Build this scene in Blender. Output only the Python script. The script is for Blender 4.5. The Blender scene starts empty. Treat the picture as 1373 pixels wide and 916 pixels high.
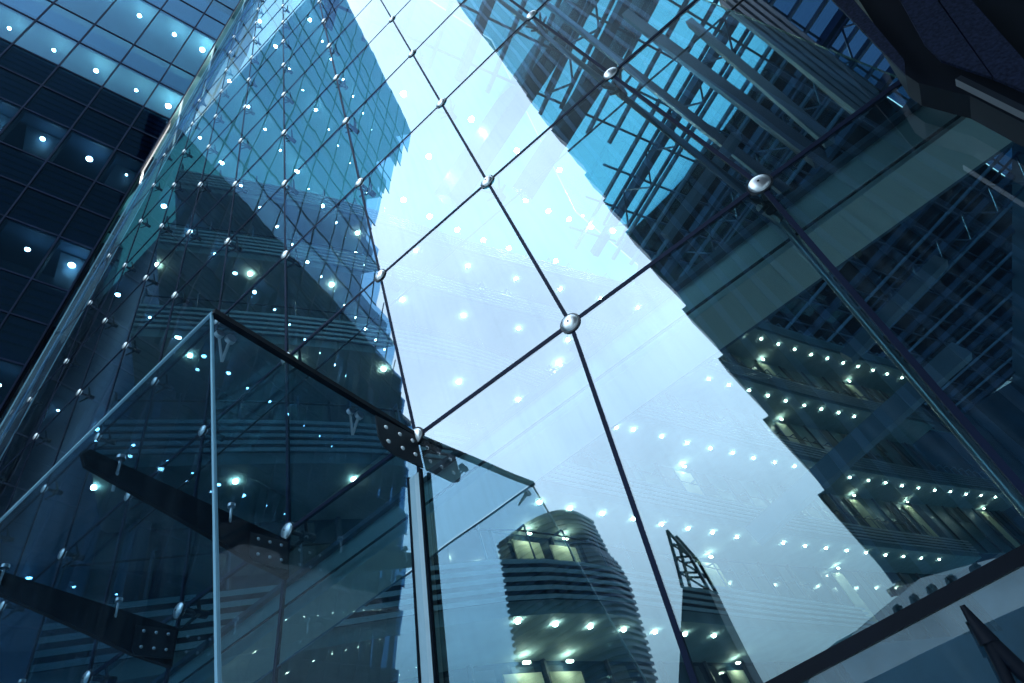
import bpy, bmesh, math, random
from mathutils import Vector, Matrix
random.seed(7)
# ------------------------------------------------------------------ camera
FPX, CX, CY = 760.0, 686.5, 458.0          # photograph 1373 x 916
EYE = Vector((0, 0, 1.6))
def _cray(x, y): return Vector((x - CX, y - CY, FPX)).normalized()
ZC = _cray(377, -228)
XC = -_cray(-1722, 2384); XC = (XC - ZC * XC.dot(ZC)).normalized()
YC = ZC.cross(XC)
RW = Matrix((XC, YC, ZC))                  # camera (right, down, forward) -> world
scene = bpy.context.scene
cam = bpy.data.cameras.new('camera'); cam_o = bpy.data.objects.new('camera', cam)
scene.collection.objects.link(cam_o); scene.camera = cam_o
cam.sensor_width = 36; cam.lens = FPX / 1373 * 36; cam.clip_start = 0.05; cam.clip_end = 3000
m = Matrix.Identity(4)
for r in range(3):
    m[r][0] = RW[r][0]; m[r][1] = -RW[r][1]; m[r][2] = -RW[r][2]; m[r][3] = EYE[r]
cam_o.matrix_world = m
# ------------------------------------------------------------------ sky, sun, exposure
SUN_EL, SUN_ROT = math.radians(50), math.radians(-25)
_d = RW @ _cray(610, 230); BRIGHT_DIR = (_d.x, -_d.y, _d.z)   # added bright sky patch behind the viewer, sky dimmed away from it
world = bpy.data.worlds.new('World'); scene.world = world; world.use_nodes = True
wn = world.node_tree; wn.nodes.clear()
sky = wn.nodes.new('ShaderNodeTexSky'); sky.sky_type = 'NISHITA'; sky.sun_disc = False
sky.sun_elevation = SUN_EL; sky.sun_rotation = SUN_ROT; sky.air_density = 1.0; sky.dust_density = 1.0; sky.ozone_density = 1.0
bg = wn.nodes.new('ShaderNodeBackground'); bg.inputs[1].default_value = 0.15
wo = wn.nodes.new('ShaderNodeOutputWorld')
tc = wn.nodes.new('ShaderNodeTexCoord'); cn = wn.nodes.new('ShaderNodeTexNoise'); cn.inputs['Scale'].default_value = 1.3; cn.inputs['Detail'].default_value = 4
cr = wn.nodes.new('ShaderNodeMapRange'); cr.inputs[1].default_value = .35; cr.inputs[2].default_value = .65; cr.inputs[3].default_value = .86; cr.inputs[4].default_value = 1.0
cm = wn.nodes.new('ShaderNodeMix'); cm.data_type = 'RGBA'; cm.inputs[7].default_value = (5.5, 6.6, 7.4, 1)   # thin bright cloud veil
wn.links.new(tc.outputs['Generated'], cn.inputs['Vector']); wn.links.new(cn.outputs[0], cr.inputs[0]); wn.links.new(cr.outputs[0], cm.inputs[0])
ct = wn.nodes.new('ShaderNodeMix'); ct.data_type = 'RGBA'; ct.inputs[6].default_value = (3.0, 5.6, 6.4, 1); ct.inputs[7].default_value = (4.3, 5.5, 6.8, 1)
wn.links.new(ct.outputs[2], cm.inputs[7]); wn.links.new(sky.outputs[0], cm.inputs[6]); vm = wn.nodes.new('ShaderNodeVectorMath'); vm.operation = 'DOT_PRODUCT'; vm.inputs[1].default_value = BRIGHT_DIR
wn.links.new(tc.outputs['Generated'], vm.inputs[0])
sr = wn.nodes.new('ShaderNodeMapRange'); sr.interpolation_type = 'SMOOTHSTEP'; sr.inputs[1].default_value = .45; sr.inputs[2].default_value = .99; sr.inputs[3].default_value = .19; sr.inputs[4].default_value = 1.0
wn.links.new(vm.outputs['Value'], sr.inputs[0]); wn.links.new(sr.outputs[0], ct.inputs[0])
c2 = wn.nodes.new('ShaderNodeTexNoise'); c2.inputs['Scale'].default_value = 2.6; c2.inputs['Detail'].default_value = 6; c2.inputs['Roughness'].default_value = .55
wn.links.new(tc.outputs['Generated'], c2.inputs['Vector'])
c3 = wn.nodes.new('ShaderNodeMapRange'); c3.inputs[1].default_value = .3; c3.inputs[2].default_value = .7; c3.inputs[3].default_value = .80; c3.inputs[4].default_value = 1.14; wn.links.new(c2.outputs[0], c3.inputs[0])
sx = wn.nodes.new('ShaderNodeSeparateXYZ'); wn.links.new(tc.outputs['Generated'], sx.inputs[0])
fw = wn.nodes.new('ShaderNodeMapRange'); fw.interpolation_type = 'SMOOTHSTEP'; fw.inputs[1].default_value = .1; fw.inputs[2].default_value = .5; fw.inputs[3].default_value = 0; fw.inputs[4].default_value = .62; wn.links.new(sx.outputs[1], fw.inputs[0])  # sky ahead of the viewer raised to brighten roof and interior
mxx = wn.nodes.new('ShaderNodeMath'); mxx.operation = 'MAXIMUM'; wn.links.new(sr.outputs[0], mxx.inputs[0]); wn.links.new(fw.outputs[0], mxx.inputs[1])
c4 = wn.nodes.new('ShaderNodeMath'); c4.operation = 'MULTIPLY'; wn.links.new(mxx.outputs[0], c4.inputs[0]); wn.links.new(c3.outputs[0], c4.inputs[1])
cs = wn.nodes.new('ShaderNodeVectorMath'); cs.operation = 'SCALE'; wn.links.new(cm.outputs[2], cs.inputs[0]); wn.links.new(c4.outputs[0], cs.inputs['Scale']); wn.links.new(cs.outputs[0], bg.inputs[0]); wn.links.new(bg.outputs[0], wo.inputs[0])
sl = bpy.data.lights.new('sun', 'SUN'); sl.energy = 0.6; sl.angle = math.radians(12); sl.color = (1, .98, .95)
so = bpy.data.objects.new('sun', sl); scene.collection.objects.link(so)
sd = Vector((math.sin(SUN_ROT) * math.cos(SUN_EL), math.cos(SUN_ROT) * math.cos(SUN_EL), math.sin(SUN_EL)))
so.rotation_euler = sd.to_track_quat('Z', 'Y').to_euler()
scene.view_settings.view_transform = 'Standard'; scene.view_settings.look = 'None'
scene.view_settings.exposure = 1.85; scene.view_settings.gamma = 1
scene.render.engine = 'CYCLES'
cy = scene.cycles
cy.max_bounces = 10; cy.diffuse_bounces = 2; cy.glossy_bounces = 5; cy.transmission_bounces = 4
cy.transparent_max_bounces = 28; cy.sample_clamp_indirect = 2.0; cy.caustics_reflective = False; cy.caustics_refractive = False

# ------------------------------------------------------------------ geometry helpers
D = 3.2                                    # facade plane y = D
def ray(x, y): return RW @ _cray(x, y)
def onY(x, y, Y): r = ray(x, y); return EYE + r * (Y / r.y)
def onX(x, y, X): r = ray(x, y); return EYE + r * (X / r.x)
def onZ(x, y, Z): r = ray(x, y); return EYE + r * ((Z - EYE.z) / r.z)
def onP(x, y, o, n): r = ray(x, y); return EYE + r * ((o - EYE).dot(n) / r.dot(n))
def mir(p): return Vector((p[0], 2 * D - p[1], p[2]))
COL = scene.collection

class MB:
    def __init__(s): s.v = []; s.f = []; s.mi = []
    def face(s, pts, mi=0):
        i = len(s.v); s.v += [tuple(p) for p in pts]; s.f.append(tuple(range(i, i + len(pts)))); s.mi.append(mi)
    def prism(s, pts, off, mi=0, mcap=None, mside=None):
        """closed solid from polygon pts swept by off; mi front, mcap back, mside sides"""
        pts = [Vector(p) for p in pts]; off = Vector(off); n = len(pts); i = len(s.v)
        s.v += [tuple(p) for p in pts] + [tuple(p + off) for p in pts]
        s.f.append(tuple(range(i, i + n))); s.mi.append(mi)
        s.f.append(tuple(range(i + 2 * n - 1, i + n - 1, -1))); s.mi.append(mi if mcap is None else mcap)
        for k in range(n):
            a = (k + 1) % n
            s.f.append((i + k, i + n + k, i + n + a, i + a)); s.mi.append(mi if mside is None else mside)
    def box(s, c, u, v, w):
        """box centred c with half-axis vectors"""
        c, u, v, w = map(Vector, (c, u, v, w))
        s.prism([c - u - v - w, c + u - v - w, c + u + v - w, c - u + v - w], 2 * w)
    def abox(s, a, b):
        a, b = Vector(a), Vector(b); c = (a + b) / 2; h = (b - a) / 2
        s.box(c, (h.x, 0, 0), (0, h.y, 0), (0, 0, h.z))
    def bar(s, a, b, w, h=None, up=(0, 0, 1)):
        a, b = Vector(a), Vector(b); h = h or w; d = (b - a).normalized(); up = Vector(up)
        sx = d.cross(up)
        if sx.length < 1e-3: sx = d.cross(Vector((1, 0, 0)))
        sx.normalize(); uy = sx.cross(d).normalized()
        s.box((a + b) / 2, sx * w / 2, uy * h / 2, (b - a) / 2)
    def tube(s, a, b, r, r2=None, n=12, caps=True):
        a, b = Vector(a), Vector(b); r2 = r if r2 is None else r2; d = (b - a).normalized()
        x = d.orthogonal().normalized(); y = d.cross(x); i = len(s.v)
        for p, rr in ((a, r), (b, r2)):
            for k in range(n):
                t = 2 * math.pi * k / n; s.v.append(tuple(p + x * math.cos(t) * rr + y * math.sin(t) * rr))
        for k in range(n):
            q = (k + 1) % n; s.f.append((i + k, i + q, i + n + q, i + n + k)); s.mi.append(0)
        if caps:
            s.f.append(tuple(range(i + n - 1, i - 1, -1))); s.mi.append(0)
            s.f.append(tuple(range(i + n, i + 2 * n))); s.mi.append(0)
    def dome(s, c, ax, r, h, n=20, rings=5):
        c, ax = Vector(c), Vector(ax).normalized(); x = ax.orthogonal().normalized(); y = ax.cross(x); i = len(s.v)
        for k in range(rings):
            a = math.pi / 2 * k / rings
            rr = r * math.cos(a); hh = h * math.sin(a)
            for q in range(n):
                t = 2 * math.pi * q / n; s.v.append(tuple(c + x * math.cos(t) * rr + y * math.sin(t) * rr + ax * hh))
        s.v.append(tuple(c + ax * h))
        for k in range(rings - 1):
            for q in range(n):
                z = (q + 1) % n; s.f.append((i + k * n + q, i + k * n + z, i + (k + 1) * n + z, i + (k + 1) * n + q)); s.mi.append(0)
        for q in range(n):
            s.f.append((i + (rings - 1) * n + q, i + (rings - 1) * n + (q + 1) % n, i + rings * n)); s.mi.append(0)
        s.f.append(tuple(range(i + n - 1, i - 1, -1))); s.mi.append(0)
    def build(s, name, mats, parent=None, smooth=False):
        me = bpy.data.meshes.new(name); me.from_pydata(s.v, [], s.f)
        for mt in (mats if isinstance(mats, (list, tuple)) else [mats]): me.materials.append(mt)
        for p, k in zip(me.polygons, s.mi): p.material_index = k; p.use_smooth = smooth
        bm = bmesh.new(); bm.from_mesh(me); bmesh.ops.recalc_face_normals(bm, faces=bm.faces[:]) if not getattr(s, 'open', False) else None
        bm.to_mesh(me); bm.free()
        if smooth:
            try: me.set_sharp_from_angle(angle=math.radians(40))
            except Exception: pass
        o = bpy.data.objects.new(name, me); COL.objects.link(o)
        if parent is not None:
            o.parent = parent; o.matrix_parent_inverse = Matrix.Translation(-parent.location)
        return o
def tag(o, label=None, cat=None, group=None, kind=None):
    if label: o['label'] = label
    if cat: o['category'] = cat
    if group: o['group'] = group
    if kind: o['kind'] = kind
    return o
def empty(name, loc, label, cat, group=None):
    o = bpy.data.objects.new(name, None); o.location = loc; o.empty_display_size = .3; COL.objects.link(o)
    return tag(o, label, cat, group)

# ------------------------------------------------------------------ materials
def mat(name):
    mt = bpy.data.materials.new(name); mt.use_nodes = True; nt = mt.node_tree; nt.nodes.clear()
    return mt, nt, nt.nodes, nt.links
def noise(nt, scale, detail=3, vec=None, stretch=None):
    n = nt.nodes.new('ShaderNodeTexNoise'); n.inputs['Scale'].default_value = scale; n.inputs['Detail'].default_value = detail
    g = nt.nodes.new('ShaderNodeNewGeometry'); mp = nt.nodes.new('ShaderNodeMapping')
    nt.links.new(g.outputs['Position'], mp.inputs[0])
    if stretch: mp.inputs['Scale'].default_value = stretch
    nt.links.new(mp.outputs[0], n.inputs['Vector']); return n
def solid(name, col, rough=.5, metal=0., var=.25, vscale=1.5, bump=0., bscale=40, stretch=None, spec=.5):
    mt, nt, N, L = mat(name)
    p = N.new('ShaderNodeBsdfPrincipled'); o = N.new('ShaderNodeOutputMaterial'); L.new(p.outputs[0], o.inputs[0])
    p.inputs['Roughness'].default_value = rough; p.inputs['Metallic'].default_value = metal
    p.inputs['Specular IOR Level'].default_value = spec
    n = noise(nt, vscale, 4, stretch=stretch); r = N.new('ShaderNodeValToRGB'); L.new(n.outputs[0], r.inputs[0])
    r.color_ramp.elements[0].position = .3; r.color_ramp.elements[1].position = .7
    r.color_ramp.elements[0].color = (*[c * (1 - var) for c in col], 1)
    r.color_ramp.elements[1].color = (*[min(1, c * (1 + var)) for c in col], 1)
    L.new(r.outputs[0], p.inputs['Base Color'])
    if bump:
        b = noise(nt, bscale, 4); bp = N.new('ShaderNodeBump'); bp.inputs['Strength'].default_value = bump
        bp.inputs['Distance'].default_value = .01; L.new(b.outputs[0], bp.inputs['Height']); L.new(bp.outputs[0], p.inputs['Normal'])
    return mt
def glass(name, tint, R, refl=(.86, .94, 1), wave=.004, wscale=1.1, fres=True, dirt=.035, rough=0.0):
    """architectural glass: tinted see-through mixed with a mirror coat"""
    mt, nt, N, L = mat(name)
    t = N.new('ShaderNodeBsdfTransparent'); t.inputs[0].default_value = (*tint, 1)
    g = N.new('ShaderNodeBsdfGlossy'); g.inputs['Color'].default_value = (*refl, 1); g.inputs['Roughness'].default_value = rough
    mx = N.new('ShaderNodeMixShader'); o = N.new('ShaderNodeOutputMaterial')
    if wave:
        n = noise(nt, wscale, 1.5, stretch=(1, 1, .45)); bp = N.new('ShaderNodeBump')
        bp.inputs['Strength'].default_value = 1; bp.inputs['Distance'].default_value = wave
        L.new(n.outputs[0], bp.inputs['Height']); L.new(bp.outputs[0], g.inputs['Normal'])
    if fres:
        fr = N.new('ShaderNodeFresnel'); fr.inputs[0].default_value = 1.5
        ma = N.new('ShaderNodeMath'); ma.operation = 'MULTIPLY_ADD'; ma.inputs[1].default_value = 1 - R; ma.inputs[2].default_value = R
        ma.use_clamp = True; L.new(fr.outputs[0], ma.inputs[0]); L.new(ma.outputs[0], mx.inputs[0])
    else: mx.inputs[0].default_value = R
    L.new(t.outputs[0], mx.inputs[1]); L.new(g.outputs[0], mx.inputs[2])
    last = mx
    if dirt:
        df = N.new('ShaderNodeBsdfDiffuse'); df.inputs[0].default_value = (.32, .48, .62, 1)
        dn = noise(nt, 3.0, 5, stretch=(5, 5, .35)); ra = N.new('ShaderNodeMapRange'); L.new(dn.outputs[0], ra.inputs[0])
        ra.inputs[1].default_value = .48; ra.inputs[2].default_value = .8; ra.inputs[3].default_value = dirt * .25; ra.inputs[4].default_value = dirt * 2.2
        m2 = N.new('ShaderNodeMixShader'); L.new(ra.outputs[0], m2.inputs[0]); L.new(mx.outputs[0], m2.inputs[1]); L.new(df.outputs[0], m2.inputs[2]); last = m2
    L.new(last.outputs[0], o.inputs[0]); return mt
def emit(name, col, s, sampling='AUTO', grad=False):
    mt, nt, N, L = mat(name); e = N.new('ShaderNodeEmission'); e.inputs[0].default_value = (*col, 1); e.inputs[1].default_value = s
    if grad:
        n = noise(nt, 1.6, 2); ra = N.new('ShaderNodeMapRange'); L.new(n.outputs[0], ra.inputs[0])
        ra.inputs[3].default_value = s * .35; ra.inputs[4].default_value = s * 1.5; L.new(ra.outputs[0], e.inputs[1])
    o = N.new('ShaderNodeOutputMaterial'); L.new(e.outputs[0], o.inputs[0]); mt.cycles.emission_sampling = sampling; return mt

M = {}
M['glass'] = glass('facade_glass', (.52, .82, .90), .28, refl=(.84, .93, 1))
M['glass_back'] = glass('inner_glass_face', (.97, .99, .99), .06, fres=False, wave=0, dirt=0)
M['edge'] = solid('glass_edge', (.12, .34, .38), .2)
M['porch_glass'] = glass('porch_glass', (.72, .82, .87), .035, fres=False, wave=.002, dirt=.012)
M['porch_edge'] = solid('porch_glass_edge', (.30, .55, .72), .15, var=.1)
M['wing_glass'] = glass('wing_glass', (.22, .36, .50), .02, fres=False, refl=(.30, .60, 1), wave=.003, wscale=.6, dirt=.004)  # lower panes: dark reflection put into the tint and weak mirror coat
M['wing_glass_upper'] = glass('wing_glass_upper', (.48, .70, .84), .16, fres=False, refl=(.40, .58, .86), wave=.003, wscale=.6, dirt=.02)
M['fin_glass'] = glass('fin_glass', (.62, .80, .95), .12, fres=False, wave=.004, dirt=.05)
M['roof_glass'] = glass('roof_glass', (.50, .76, .86), .06, wave=0, dirt=.0)
def frosted():
    mt, nt, N, L = mat('frosted_roof_glass'); t = N.new('ShaderNodeBsdfTranslucent'); t.inputs[0].default_value = (.24, .46, .50, 1)
    o = N.new('ShaderNodeOutputMaterial'); L.new(t.outputs[0], o.inputs[0]); return mt
M['frosted'] = frosted()
M['roof_tint'] = glass('tinted_roof_glass', (.13, .20, .30), .05, fres=False, wave=0, dirt=0)
M['seal'] = solid('black_sealant', (.008, .016, .048), .6, spec=.15)
M['chrome'] = solid('polished_steel', (.92, .93, .95), .38, 1., var=.05)
M['steel'] = solid('satin_steel', (.45, .50, .55), .32, 1., var=.12)
M['dark_steel'] = solid('dark_steel', (.016, .022, .034), .38, .2)
M['black'] = solid('black_paint', (.003, .006, .014), .6, spec=.2)
M['blue_steel'] = solid('blue_grey_painted_steel', (.045, .075, .14), .35, .3, var=.2)
M['pale_steel'] = solid('pale_painted_steel', (.13, .20, .30), .4, .0, var=.12)
M['beam'] = solid('brushed_beam_cladding', (.93, .96, .95), .42, .25, var=.07, vscale=.7)
M['slab'] = solid('grey_soffit', (.10, .16, .27), .7, var=.1)
M['soffit'] = solid('gallery_soffit', (.34, .42, .44), .7, var=.12)
M['louvre'] = solid('louvre_metal', (.52, .60, .66), .4, .15, var=.12, vscale=.6)
M['wall_dark'] = solid('dark_panel', (.035, .065, .11), .4, var=.3, vscale=.5)
M['window_dark'] = solid('dark_window', (.03, .07, .12), .12, var=.4, vscale=.4)
M['ribs'] = solid('dark_fins', (.10, .16, .28), .35, .3, var=.2)
M['tower'] = solid('dark_tower_cladding', (.010, .016, .036), .4, var=.3)
M['granite'] = solid('blue_black_granite', (.012, .018, .045), .7, var=.5, vscale=55, bump=.2, spec=.15)
M['ground'] = solid('pale_stone_paving', (.58, .61, .62), .7, var=.2, vscale=.8)
M['banner'] = emit('backlit_fascia', (.42, .68, .88), .17, 'NONE', grad=True)  # glow added so the fascia shows in the glass; no sign lamp
M['gallery_panel'] = solid('gallery_panelling', (.11, .21, .26), .35, var=.3, vscale=.5)
M['banner_shade'] = solid('blue_grey_fascia', (.28, .42, .52), .5, var=.1)
M['glyph'] = solid('grey_letters', (.36, .44, .52), .5)
M['blind'] = solid('roller_blind', (.06, .10, .14), .7, var=.12, vscale=.4)
M['wing_ceiling'] = solid('wing_ceiling', (.17, .32, .38), .6, var=.08)
M['wing_wall'] = solid('wing_wall', (.22, .42, .46), .6, var=.15, vscale=.3)
M['lamp_big'] = emit('wing_lamp', (.93, 1, .80), 55)
M['lamp'] = emit('lamp', (.97, 1, .78), 34)
M['trim'] = emit('frosted_lamp_rim', (.55, .95, .75), .9, 'NONE')
M['cream'] = solid('cream_wall_panel', (.72, .70, .52), .7, var=.06)
M['washer'] = emit('wall_washer', (1, .95, .68), 22)
M['warm'] = emit('lit_doorway', (1, .93, .62), .75, 'NONE', grad=True)

# ------------------------------------------------------------------ ground
g = MB(); g.face([(-400, -400, 0), (400, -400, 0), (400, 400, 0), (-400, 400, 0)]); g.open = True
tag(g.build('ground', M['ground']), kind='structure')

# ------------------------------------------------------------------ main glass facade
def gx(i): return D * (-.2 + .531 * i)
def gz(j, x):
    x = x / D
    k = .045 if j <= 0 else (.03 if j == 1 else 0)
    return EYE.z + D * (1.0 + .797 * j - k * (x + .4))
LEAN = .15
ZB = lambda x: EYE.z + D * .152
def low(i, z):                                  # x of a lower mullion at height z
    x0 = gx(i); return x0 - LEAN * (gz(0, x0) - z)
F0, F1 = onY(336, 0, D), onY(2, 590, D)
FD = (F0 - F1).normalized()
def finx(z): return F1.x + (z - F1.z) * (F0.x - F1.x) / (F0.z - F1.z)
XR = onY(1214, 104, D).x                        # right end of the upper glazing
def clip(poly, fn):
    out = []
    for k in range(len(poly)):
        a, b = poly[k], poly[(k + 1) % len(poly)]; fa, fb = fn(a), fn(b)
        if fa >= 0: out.append(a)
        if fa * fb < 0: t = fa / (fa - fb); out.append((a[0] + (b[0] - a[0]) * t, a[1] + (b[1] - a[1]) * t))
    return out
fac = empty('glass_facade', (gx(0), D, 0), 'large point-fixed glass wall reflecting pale sky, steel discs at its pane corners', 'glass facade')
GAP = .012
def pane(poly, parent, name='glass_pane', mats=None):
    poly = clip(poly, lambda p: p[0] - finx(p[1]) - .05)
    if len(poly) < 3: return
    cx = sum(p[0] for p in poly) / len(poly); cz = sum(p[1] for p in poly) / len(poly)
    ta, tb = random.uniform(-1, 1) * .0009, random.uniform(-1, 1) * .0009
    mb = MB(); mb.prism([(x, D + (x - cx) * ta + (z - cz) * tb, z) for x, z in poly], (0, .02, 0), 0, 1, 2)
    mb.build(name, mats or [M['glass'], M['glass_back'], M['edge']], parent)
JMAX = 14
def seen(x, z, y=D, mg=60):
    q = RW.transposed() @ (Vector((x, y, z)) - EYE)
    if q.z <= 0: return False
    u, v = CX + FPX * q.x / q.z, CY + FPX * q.y / q.z
    return -mg < u < 1373 + mg and -mg < v < 916 + mg
npane = 0
for j in range(0, JMAX):
    for i in range(-13, 3):
        xa, xb = gx(i), min(gx(i + 1), XR)
        if xb - xa < .1: continue
        P = [(xa, gz(j, xa)), (xb, gz(j, xb)), (xb, gz(j + 1, xb)), (xa, gz(j + 1, xa))]
        if xb < finx(gz(j + 1, xb)) - 2: continue
        if not any(seen(xa + (xb - xa) * s, P[0][1] + (P[2][1] - P[0][1]) * t) for s in (0, .33, .66, 1) for t in (0, .33, .66, 1)): continue
        P = [(xa + GAP, P[0][1] + GAP), (xb - GAP, P[1][1] + GAP), (xb - GAP, P[2][1] - GAP), (xa + GAP, P[3][1] - GAP)]
        pane(P, fac); npane += 1
for i in range(-9, 5):                          # lower wall
    def q(ii, z): return low(ii, z)
    xa, xb = gx(i), gx(i + 1); za, zb = gz(0, xa) - GAP, gz(0, xb) - GAP; z0 = ZB(0) + .03
    pane([(q(i, z0) + GAP, z0), (q(i + 1, z0) - GAP, z0), (q(i + 1, zb) - GAP, zb), (q(i, za) + GAP, za)], fac); npane += 1
    z1 = .1; z2 = ZB(0) - .03
    pane([(q(i, z1) + GAP, z1), (q(i + 1, z1) - GAP, z1), (q(i + 1, z2) - GAP, z2), (q(i, z2) + GAP, z2)], fac); npane += 1
print('panes', npane)
# sealant joints
for i in range(-13, 3):
    x = gx(i); z0 = gz(0, x); z1 = gz(JMAX, x)
    # height where the fin crosses
    zc = F1.z + (x - F1.x) * (F0.z - F1.z) / (F0.x - F1.x)
    z1 = min(z1, zc)
    if z1 <= z0: continue
    mb = MB(); mb.abox((x - GAP - .004, D - .004, z0), (x + GAP + .004, D + .026, z1)); mb.build('sealant_joint', M['seal'], fac)
for j in range(0, JMAX):
    xs = max(finx(gz(j, -5)), gx(-13)); xe = XR if j > 0 else gx(5)
    mb = MB(); mb.bar((xs, D + .010, gz(j, xs)), (xe, D + .010, gz(j, xe)), .030, (GAP + .005) * 2 if j else .038, up=(0, 0, 1)); mb.build('sealant_joint', M['seal'], fac)
for i in range(-9, 5):
    x = gx(i); z0 = gz(0, x); mb = MB()
    mb.bar((low(i, .1), D + .012, .1), (x, D + .012, z0), .034, .03, up=(0, 1, 0)); mb.build('sealant_joint', M['seal'], fac)
mb = MB(); mb.abox((gx(-9), D - .02, ZB(0) - .030), (gx(5), D + .04, ZB(0) + .030)); mb.build('door_head_rail', M['black'], fac)
# spider fittings: disc outside, neck and four arms inside
def spider_mesh(r=.078):
    a = MB(); a.tube((0, -.012, 0), (0, -.003, 0), r * 1.17, n=24); a.tube((0, -.003, 0), (0, .16, 0), .022, n=10)
    a.tube((0, .16, 0), (0, .30, 0), .045, n=12)
    for sx in (-1, 1):
        for sz in (-1, 1): a.tube((0, .22, 0), (sx * .13, .10, sz * .13), .022, .014, n=8)
    d = MB(); d.dome((0, -.012, 0), (0, -1, 0), r, .030, n=28); d2 = MB(); d2.tube((0, -.046, 0), (0, -.040, 0), .008, n=10)
    return a, d, d2
nsp = 0; proto = None
spots = []
for j in range(0, JMAX):
    for i in range(-13, 3):
        x = gx(i); z = gz(j, x)
        if x < finx(z) + .1 or x > XR - .05 or not seen(x, z, mg=10): continue
        spots.append((x, z))
spots = sorted(spots, key=lambda s: s[0] ** 2 + (s[1] - 1.6) ** 2)[:98]
for k, (x, z) in enumerate(spots):
    if k == 0:
        a, d, d2 = spider_mesh(); proto = a.build('spider_fitting', M['dark_steel'], None, True); pd = d.build('steel_disc', M['chrome'], None, True)
        pp = d2.build('bolt_recess', M['black'], None); a_o, d_o, p_o = proto, pd, pp
    else:
        a_o, d_o, p_o = proto.copy(), pd.copy(), pp.copy()
        for o in (a_o, d_o, p_o): COL.objects.link(o)
    a_o.parent = fac; a_o.matrix_parent_inverse = Matrix.Translation(-fac.location); a_o.location = (x, D, z)
    for o in (d_o, p_o): o.parent = a_o; o.matrix_parent_inverse = Matrix.Identity(4); o.location = (0, 0, 0)
print('spiders', len(spots))
# sloping glass fin closing the left edge
mb = MB(); P0 = F1 - FD * 14; P1 = F0 + FD * 8
side = Vector((-FD.z, 0, FD.x)) * .13
fin = empty('edge_fin', (P0.x, D, 0), 'tall leaning strip of bright glass edging the left end of the facade', 'glass fin')
mb.prism([P0, P0 - side * -1.0, P1 - side * -1.0, P1], (0, -.03, 0)); mb.build('fin_strip', M['porch_edge'], fin)
mb = MB(); mb.prism([P0, P0 + Vector((0, -.16, 0)), P1 + Vector((0, -.16, 0)), P1], (.02, 0, 0)); mb.build('fin_glass', [M['fin_glass']], fin)
mb = MB(); mb.bar(P0 + Vector((0.02, -.17, 0)), P1 + Vector((.02, -.17, 0)), .03); mb.build('fin_edge', M['porch_edge'], fin)
mb = MB(); mb.bar(P0 + side + Vector((0, -.02, 0)), P1 + side + Vector((0, -.02, 0)), .05); mb.build('fin_channel', M['seal'], fin)

# ------------------------------------------------------------------ steelwork just behind the facade
def thing_mesh(mb, name, m_, label, cat, group=None, smooth=False):
    o = mb.build(name, m_, None, smooth); tag(o, label, cat, group); return o
def mast(i, lab, r=.034, m_='blue_steel', lower=True):
    x = gx(i); z0 = gz(0, x); e = empty('mullion_mast', (x, D + .34, 0), lab, 'steel mast', 'tubular masts behind the glass')
    mb = MB(); mb.tube((x, D + .34, z0), (x, D + .34, z0 + 22), r, n=14); mb.build('upper_tube', M[m_], e, True)
    mb = MB(); mb.tube((x, D + .34, z0), (low(i, .05), D + .22, .05), r * .7, n=14); mb.build('lower_tube', M['steel'], e, True)
    mb = MB(); mb.tube((x, D + .34, z0 - .14), (x, D + .34, z0 + .14), r * 1.5, n=14); mb.build('node_collar', M['steel'], e, True)
mast(1, 'thick blue steel tube behind the rightmost row of facade discs, paler below the largest disc')
def beamY(px0, px1, Y, w, h, name, m_, label, cat='steel beam', up=(0, 0, 1), group=None):
    a, b = onY(*px0, Y), onY(*px1, Y); mb = MB(); mb.bar(a, b, w, h, up=up); return thing_mesh(mb, name, M[m_], label, cat, group)
# tension cables parallel to the first transoms
for j, lab in ((1, 'thin dark cable just behind the transom through the middle discs'), (0, 'thin dark cable running just above the pale girder')):
    mb = MB(); z = gz(j, 0) - (.02 if j else .3); mb.tube((-8, D + .36, z + .1), (XR + 1, D + .36, z - .05), .012, n=8)
    thing_mesh(mb, 'tension_cable', M['dark_steel'], lab, 'steel cable', smooth=True)
# pale box girder behind transom 0
zg = gz(0, 0)
gi = empty('box_girder', (0, D + .5, zg - .4), 'long pale box girder running just inside the glass below the lowest row of discs', 'girder')
mb = MB()
mb.abox((-9.5, D + .42, zg - .34), (XR + 1.0, D + .96, zg - .02)); mb.build('girder_box', M['beam'], gi)
mb = MB(); mb.abox((-9.5, D + .36, zg - .02), (XR + .8, D + 1.02, zg + .03)); mb.build('top_flange', M['pale_steel'], gi)
sb = empty('mezzanine_slab', (0, D + 1, zg), 'flat dark grey mezzanine soffit behind the pale girder', 'floor slab')
ys = onZ(1060, 412, zg - .1).y
mb = MB(); mb.abox((-9.5, D + .97, zg - .06), (12, ys, zg + .16)); mb.build('soffit', M['slab'], sb)
mb = MB()
for k in range(14):
    x = -9 + k * 1.5; mb.abox((x, D + .98, zg - .10), (x + .06, ys - .02, zg - .058))
mb.build('soffit_ribs', M['dark_steel'], sb)

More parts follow.
